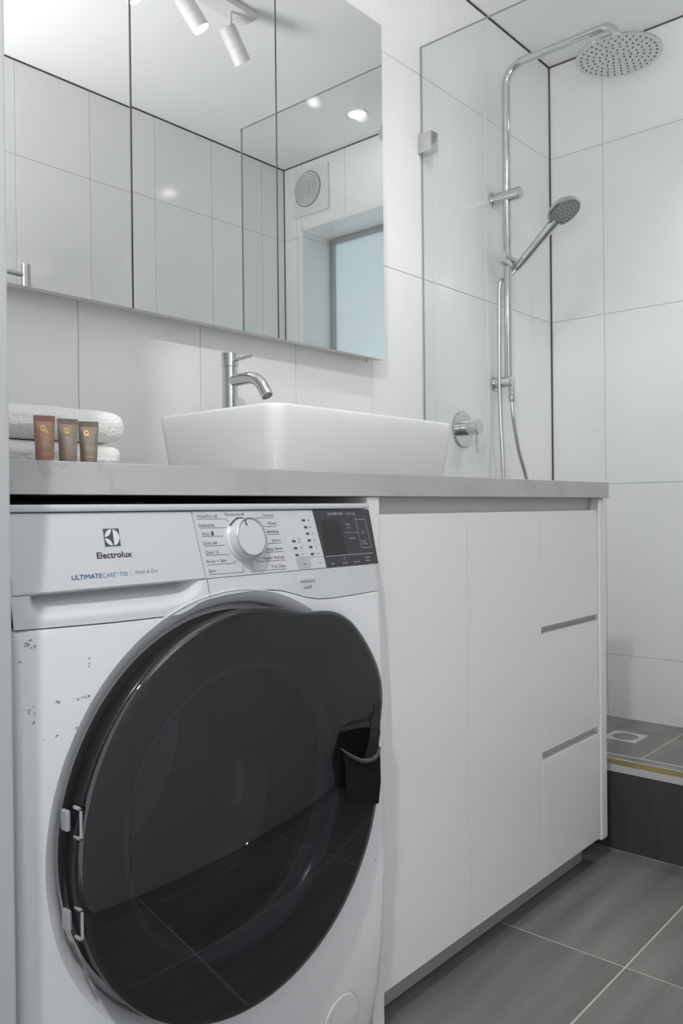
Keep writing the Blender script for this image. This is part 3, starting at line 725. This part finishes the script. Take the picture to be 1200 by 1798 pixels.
def mk_tube(x, y, top, w, rz, col, label, foil):
    m = mat('toiletry_tube_'+foil, col, .38, .25)
    noise_color(m, tuple(c*.96 for c in col), tuple(min(1, c*1.04) for c in col), 30, (1, 1, 1), rnd=False)
    t = thing('toiletry_tube', label, 'tube', (x, y, ZB1), 'small toiletry tubes in front of the towels')
    hgt = top-ZB1; bm = bmesh.new(); n = 24; rings = []
    for fz_, hw, hd in ((.10, .38, .38), (.13, .405, .40), (.30, .425, .37), (.5, .45, .30), (.7, .475, .19), (.83, .49, .085), (.885, .495, .03)):
        rings.append([bm.verts.new((hw*w*math.copysign(abs(math.cos(2*math.pi*k/n))**.85, math.cos(2*math.pi*k/n)), hd*w*math.sin(2*math.pi*k/n), fz_*hgt)) for k in range(n)])
    for a, b in zip(rings, rings[1:]):
        for k in range(n): bm.faces.new((a[k], a[(k+1) % n], b[(k+1) % n], b[k]))
    bm.faces.new(rings[0][::-1]); bm.faces.new(rings[-1])
    bm_obj('tube_body', bm, m, t, angle=50)
    box('crimped_end', (-.50*w, -.022*w, .884*hgt), (.50*w, .022*w, hgt), mat('crimp_'+foil, tuple(c*.72 for c in col), .4), t, .0003, 1)
    lathe('cap', cylp(.36*w, .10*hgt, .001), (0, 0, 0), (0, 0, 1), m, t, 24)
    def pos(u, v):      # on the front of the body
        for (za, a, da), (zb, b, db) in zip([(.10, .38, .38), (.3, .425, .37), (.5, .45, .30), (.7, .475, .19), (.83, .49, .085), (.89, .5, .022)], [(.3, .425, .37), (.5, .45, .30), (.7, .475, .19), (.83, .49, .085), (.89, .5, .022), (1, .5, .022)]):
            if v <= zb:
                q = (v-za)/(zb-za); hw = a+(b-a)*q; hd = da+(db-da)*q; break
        s = max(-.95, min(.95, u/hw)); return Vector((u*w, -hd*w*math.sqrt(1-abs(s)**2.2)-.0006, v*hgt))
    bm = bmesh.new()
    add_stroke(bm, [(-.12+.10*math.cos(a*.5236), .745+.048*math.sin(a*.5236)) for a in range(13)], .035, pos)
    if foil == 'amber': add_stroke(bm, [(-.03, .75), (0, .68), (.06, .66)], .03, pos); add_stroke(bm, [(.10, .70), (.03, .66)], .02, pos)
    if foil == 'beige': add_stroke(bm, [(-.10, .79), (-.14, .70)], .03, pos); add_stroke(bm, [(-.06, .79), (-.02, .69)], .03, pos); add_stroke(bm, [(-.12, .80), (-.06, .80)], .02, pos)
    if foil == 'brown': add_stroke(bm, [(-.08, .73), (-.02, .68)], .03, pos)
    bm_obj('gold_emblem', bm, m_gold, t)
    bm = bmesh.new()
    for v, a, b, k in ((.655, -.22, .25, .006), (.46, -.20, -.02, .010), (.425, -.20, .20, .014), (.395, -.18, .22, .010), (.36, -.18, .10, .010), (.245, -.19, .18, .010), (.22, -.17, .15, .008)):
        u = a
        while u < b: l = .04+random.random()*.05; add_stroke(bm, [(u, v), (min(b, u+l), v)], k, pos); u += l+.018
    bm_obj('small_print', bm, m_cream, t)
    t.rotation_euler = (0, 0, rz); return t
mk_tube(.5350, .953, .9815, .0262, -.22, (.36, .205, .15), 'copper brown tube, leftmost of the three toiletry tubes', 'amber')
mk_tube(.5680, .955, .9800, .0262, -.22, (.335, .27, .225), 'pale taupe tube, middle one of the three toiletry tubes', 'beige')
mk_tube(.5990, .957, .9790, .0255, -.42, (.235, .19, .155), 'dark brown tube, rightmost of the three toiletry tubes', 'brown')

# ------------------------------------------------------------------ mirror cabinet
YM = 1.385
m_medge = mat('bright_mirror_edge', (.55, .54, .52), .3)
mc = thing('mirror_cabinet', 'three door mirrored wall cabinet above the benchtop', 'mirror cabinet', (1.17, YB, 1.27))
box('carcass', (.575, YM+.0215, 1.272), (1.763, YB-.0005, 2.150), m_warmwhite, mc)
MZ0, MZ1 = 1.2609, 2.159
for i, (x0, x1) in enumerate(((.568, .9665), (.9715, 1.3675), (1.3725, 1.770))):
    d_ = box('mirror_door', (x0, YM+.0042, MZ0), (x1, YM+.021, MZ1), m_warmwhite, mc)
    gbm = bmesh.new(); add_box(gbm, (x0, YM, MZ0), (x1, YM+.004, MZ1))
    g = bm_obj('mirror_glass', gbm, m_mirror, d_); g.data.materials.append(m_medge); g.data.materials.append(m_edge)
    for p in g.data.polygons:
        if p.normal.y > -.5: p.material_index = 1 if abs(p.normal.z) > .5 else 2  # side edges painted dark as gap shade, top and bottom lightened
    if i == 0:
        R = Matrix.Translation((0, YM, 1.7)) @ Matrix.Rotation(-.0016, 4, 'X') @ Matrix.Translation((0, -YM, -1.7))
        d_.data.transform(R); g.data.transform(R)
    box('finger_pull', (x0+.004, YM+.019, MZ0-.0005), (x1-.02 if i == 2 else x1, YM+.0225, MZ0+.004), m_nickel, d_)
bm = bmesh.new(); add_box(bm, (1.716, YM+.019, 1.2525), (1.7185, YM+.0225, 1.263)); add_box(bm, (1.716, YM+.019, 1.2525), (1.728, YM+.0225, 1.2545)); bm_obj('pull_hook', bm, m_nickel, mc)
adopt(mc)

# ------------------------------------------------------------------ shower fittings
RX, RY = 2.432, 1.387
sh = thing('shower_rail', 'chrome shower rail with overhead arm fixed to the tiled wall', 'shower rail', (RX, YB, 1.27))
ZA = 2.305
pts = [Vector((RX, RY, 1.262)), Vector((RX, RY, 2.0))]+arc((RX, RY, 1.3), (RX, RY, ZA), (RX, 1.0, ZA), .065, 12)+arc((RX, 1.3, ZA), (RX, 1.012, ZA), (RX, 1.012, 2.0), .045, 12)+[Vector((RX, 1.012, 2.222))]
tube('riser_and_arm', pts, .0132, m_chrome, sh, 20)
for z, y1, r in ((1.883, 1.335, .0195), (1.274, 1.372, .0185)):
    b_ = lathe('wall_bracket', cylp(r, YB-y1, .002), (RX, y1, z), (0, 1, 0), m_chrome, sh, 28)
    lathe('flange', cylp(r+.006, .006, .001), (RX, YB-.0065, z), (0, 1, 0), m_chrome, b_, 28)
sl = lathe('slider', cylp(.0195, .090, .0015), (RX-.046, RY-.002, 1.674), (1, 0, -.10), m_chrome, sh, 28)
lathe('hose_outlet', [(0, 0), (.010, 0), (.010, -.030), (.0115, -.031), (.0115, -.045), (.009, -.050), (0, -.050)], (RX+.004, 1.378, 1.258), (0, 0, 1), m_chrome, sh, 20)
hd = lathe('overhead_rose', [(0, .018), (.016, .018), (.020, .010), (.05, .0065), (.117, .005), (.1245, .003), (.1255, 0), (.1240, -.0025)], (RX, 1.006, 2.206), (0, 0, 1), m_chrome, sh, 56)
fp = lathe('faceplate', [(.124, -.0024), (0, -.0026)], (RX, 1.006, 2.206), (0, 0, 1), m_steelface, hd, 56)
bm = bmesh.new()
for ri, n in ((.018, 6), (.036, 12), (.054, 17), (.072, 23), (.090, 28), (.108, 33)):
    for k in range(n):
        a = 2*math.pi*(k+.3*ri*50)/n; add_lathe(bm, [(.0027, 0), (.0022, -.002), (0, -.0022)], (RX+ri*math.cos(a), 1.006+ri*math.sin(a), 2.2034), (0, 0, 1), 6)
nz_ = bm_obj('nozzles', bm, m_rubber, hd); nz_['kind'] = 'stuff'
adopt(sh)
hs = thing('hand_shower', 'chrome hand shower resting in the slider of the rail', 'hand shower', (RX+.03, 1.36, 1.655))
p0 = Vector((RX+.030, 1.372, 1.648)); p1 = Vector((RX+.004, 1.240, 1.742)); dd = (p1-p0).normalized()
hdl = bmesh.new(); add_tube(hdl, [p0, p0+dd*.02, p0+dd*.06, p0+dd*.12, p0+dd*.155, p0+dd*.182, p0+dd*.202], [.0105, .0130, .0150, .0155, .0160, .0185, .020], 18)
bm_obj('handle', hdl, m_chrome, hs, angle=50)
hn = Vector((-.10, -.52, -.85)).normalized(); hc = p0+dd*.229+Vector((0, -.004, .004))
lathe('spray_head', [(0, -.025), (.025, -.024), (.045, -.016), (.055, -.004), (.0565, .004), (.052, .007)], hc, hn, m_chrome, hs, 36, 50)
lathe('spray_face', [(.0522, .0068), (.030, .0078), (0, .008)], hc, hn, mat('grey_spray_face', (.26, .26, .27), .35, .3), hs, 36)
bm = bmesh.new(); xa, ya = frame_of(hn)
for ri, n in ((.011, 6), (.024, 12), (.036, 18), (.046, 24)):
    for k in range(n):
        a = 2*math.pi*k/n; add_lathe(bm, [(.0022, 0), (.0018, .003), (0, .003)], hc+hn*.0074+(xa*math.cos(a)+ya*math.sin(a))*ri, hn, 6)
o = bm_obj('spray_nozzles', bm, m_grey, hs); o['kind'] = 'stuff'
adopt(hs)
def bez(p, n=14):
    out = []
    for i in range(len(p)-1):
        a = Vector(p[max(0, i-1)]); b = Vector(p[i]); c = Vector(p[i+1]); d = Vector(p[min(len(p)-1, i+2)])
        for k in range(n):
            t = k/n; out.append(.5*((2*b)+(c-a)*t+(2*a-5*b+4*c-d)*t*t+(3*b-a-3*c+d)*t**3))
    return out+[Vector(p[-1])]
hp = bez([(RX+.004, 1.378, 1.209), (RX+.006, 1.374, 1.15), (RX+.035, 1.372, 1.05), (RX+.085, 1.372, .955), (RX+.12, 1.372, .84), (RX+.09, 1.374, .70), (RX+.01, 1.378, .66), (RX-.035, 1.384, .74), (RX-.030, 1.392, .95),
          (RX-.018, 1.408, 1.16), (RX-.016, 1.412, 1.30), (RX-.016, 1.410, 1.50), (RX-.012, 1.408, 1.60), (RX+.020, 1.402, 1.616), (RX+.030, 1.376, 1.645)])
tag(tube('shower_hose', hp, .0068, m_hose, None, 10), 'flexible chrome hose looping down below the shower rail', 'hose')
mv = thing('shower_mixer', 'round chrome shower mixer on the tiled wall behind the basin', 'mixer', (2.232, YB, 1.11))
lathe('back_plate', cylp(.056, .006, .0015), (2.232, YB-.0065, 1.109), (0, 1, 0), m_chrome, mv, 40)
lathe('mixer_body', cylp(.0235, .058, .002), (2.232, YB-.064, 1.111), (0, 1, 0), m_chrome, mv, 32)
tube('lever', [(2.232, YB-.052, 1.092), (2.232, YB-.056, 1.030)], .0036, m_chrome, mv, 10)
adopt(mv)
fw = thing('floor_waste', 'square floor waste with round grate in the shower floor', 'drain', (2.607, 1.078, .12))
bm = bmesh.new(); n = 40
sq = []
for k in range(n):
    a = 2*math.pi*k/n; c, s = math.cos(a), math.sin(a); q = .055/max(abs(c), abs(s)); sq.append((c*q, s*q))
o1 = [bm.verts.new((2.607+x, 1.078+y, .1215)) for x, y in sq]; i1 = [bm.verts.new((2.607+.04*math.cos(2*math.pi*k/n), 1.078+.04*math.sin(2*math.pi*k/n), .1215)) for k in range(n)]
o0 = [bm.verts.new((2.607+x, 1.078+y, .1195)) for x, y in sq]
for k in range(n):
    bm.faces.new((o1[k], o1[(k+1) % n], i1[(k+1) % n], i1[k])); bm.faces.new((o0[k], o0[(k+1) % n], o1[(k+1) % n], o1[k]))
bm_obj('plate', bm, m_trim, fw)
lathe('grate', [(.04, 0), (0, 0)], (2.607, 1.078, .1206), (0, 0, 1), m_grey, fw, 32)
bm = bmesh.new()
for k in range(-3, 4):
    l = math.sqrt(.038**2-(k*.011)**2); add_box(bm, (2.607-l, 1.078+k*.011-.002, .1202), (2.607+l, 1.078+k*.011+.002, .1213))
bm_obj('grate_bars', bm, m_alu, fw)
adopt(fw)

# ------------------------------------------------------------------ things seen in the mirror
fan = thing('exhaust_fan', 'square white exhaust fan grille on the wall over the window', 'fan', (XE, .13, 2.337))
box('fan_plate', (XE-.012, .024, 2.230), (XE-.0005, .237, 2.443), m_lamp, fan, .003)
FCY, FCZ = .112, 2.349
lathe('fan_well', [(.082, 0), (.080, -.002), (.078, .004), (0, .004)], (XE-.0125, FCY, FCZ), (1, 0, 0), m_black, fan, 40)
for r in (.075, .063, .051, .039, .027, .015):
    lathe('grille_ring', [(r, -.008), (r-.0025, -.010), (r-.005, -.006), (r-.003, .0), (r, -.008)], (XE-.0125, FCY, FCZ), (1, 0, 0), m_lamp, fan, 32)
for a in (0, 1): box('grille_bar', (XE-.016, FCY-(.075 if a else .002), FCZ-(.002 if a else .075)), (XE-.012, FCY+(.075 if a else .002), FCZ+(.002 if a else .075)), m_lamp, fan)
adopt(fan)
trk = thing('track_light', 'white ceiling track light with three swivelling spot heads', 'track light', (1.56, .75, ZC))
box('track_bar', (1.22, .715, ZC-.022), (1.885, .785, ZC-.0005), m_lamp, trk, .003)
for i, (b0, b1) in enumerate((((1.375, .735, 2.415), (1.430, .765, 2.330)), ((1.600, .755, 2.415), (1.648, .785, 2.328)), ((1.785, .745, 2.410), (1.856, .742, 2.322)))):
    b0 = Vector(b0); b1 = Vector(b1); d = (b1-b0); ln = d.length; d.normalize()
    h_ = lathe('spot_head', [(0, 0), (.026, 0), (.0275, .0015), (.0275, ln*.52), (.0265, ln*.525), (.0265, ln*.535), (.0275, ln*.54), (.0275, ln), (.0255, ln), (.025, ln-.004)], b0, d, m_lamp, trk, 28)
    st = bmesh.new(); add_tube(st, [(b0.x+.012, .75, ZC-.02), (b0.x+.012, .75, b0.z-.005)], .006, 10); bm_obj('stem', st, m_lamp, h_, angle=40)
    lathe('lens', [(.0252, ln-.003), (0, ln-.002)], b0, d, m_lens, h_, 24)
    o = lamp('track_lamp', 'SPOT', b1+d*.006, E_TRACK*(2.6, 1, .8)[i], .020, (1, .975, .95), b1+d, math.radians(95)); o.parent = trk
adopt(trk)
dl = thing('downlight', 'round recessed downlight in the ceiling above the shower', 'downlight', (2.638, .574, ZC))
lathe('trim_ring', [(.048, -.0005), (.046, -.005), (.036, -.004), (.034, -.0008)], (2.638, .574, ZC), (0, 0, 1), m_lamp, dl, 32)
lathe('lens', [(.0355, -.0025), (0, -.0028)], (2.638, .574, ZC), (0, 0, 1), m_lens, dl, 32)
o = lamp('shower_lamp', 'SPOT', (2.638, .574, ZC-.008), E_DOWN, .03, (1, .98, .96), (2.42, .74, 0), math.radians(84)); o.parent = dl
adopt(dl)
tr_ = thing('towel_rail', 'chrome ladder towel rail on the wall opposite the vanity', 'towel rail', (1.23, YF, .9))
for x in (.985, 1.4825):
    pst = tube('post', [(x, .018, .95), (x, .018, 1.734)], .0155, m_satin, tr_, 20)
    for z in (1.02, 1.66): tube('wall_mount', [(x, YF+.0003, z), (x, .012, z)], .009, m_satin, pst, 12)
for z in (1.696, 1.60, 1.50, 1.38, 1.28, 1.18, 1.06, .99): tube('bar', [(.985, .018, z), (1.4825, .018, z)], .0085, m_satin, tr_, 12)
adopt(tr_)
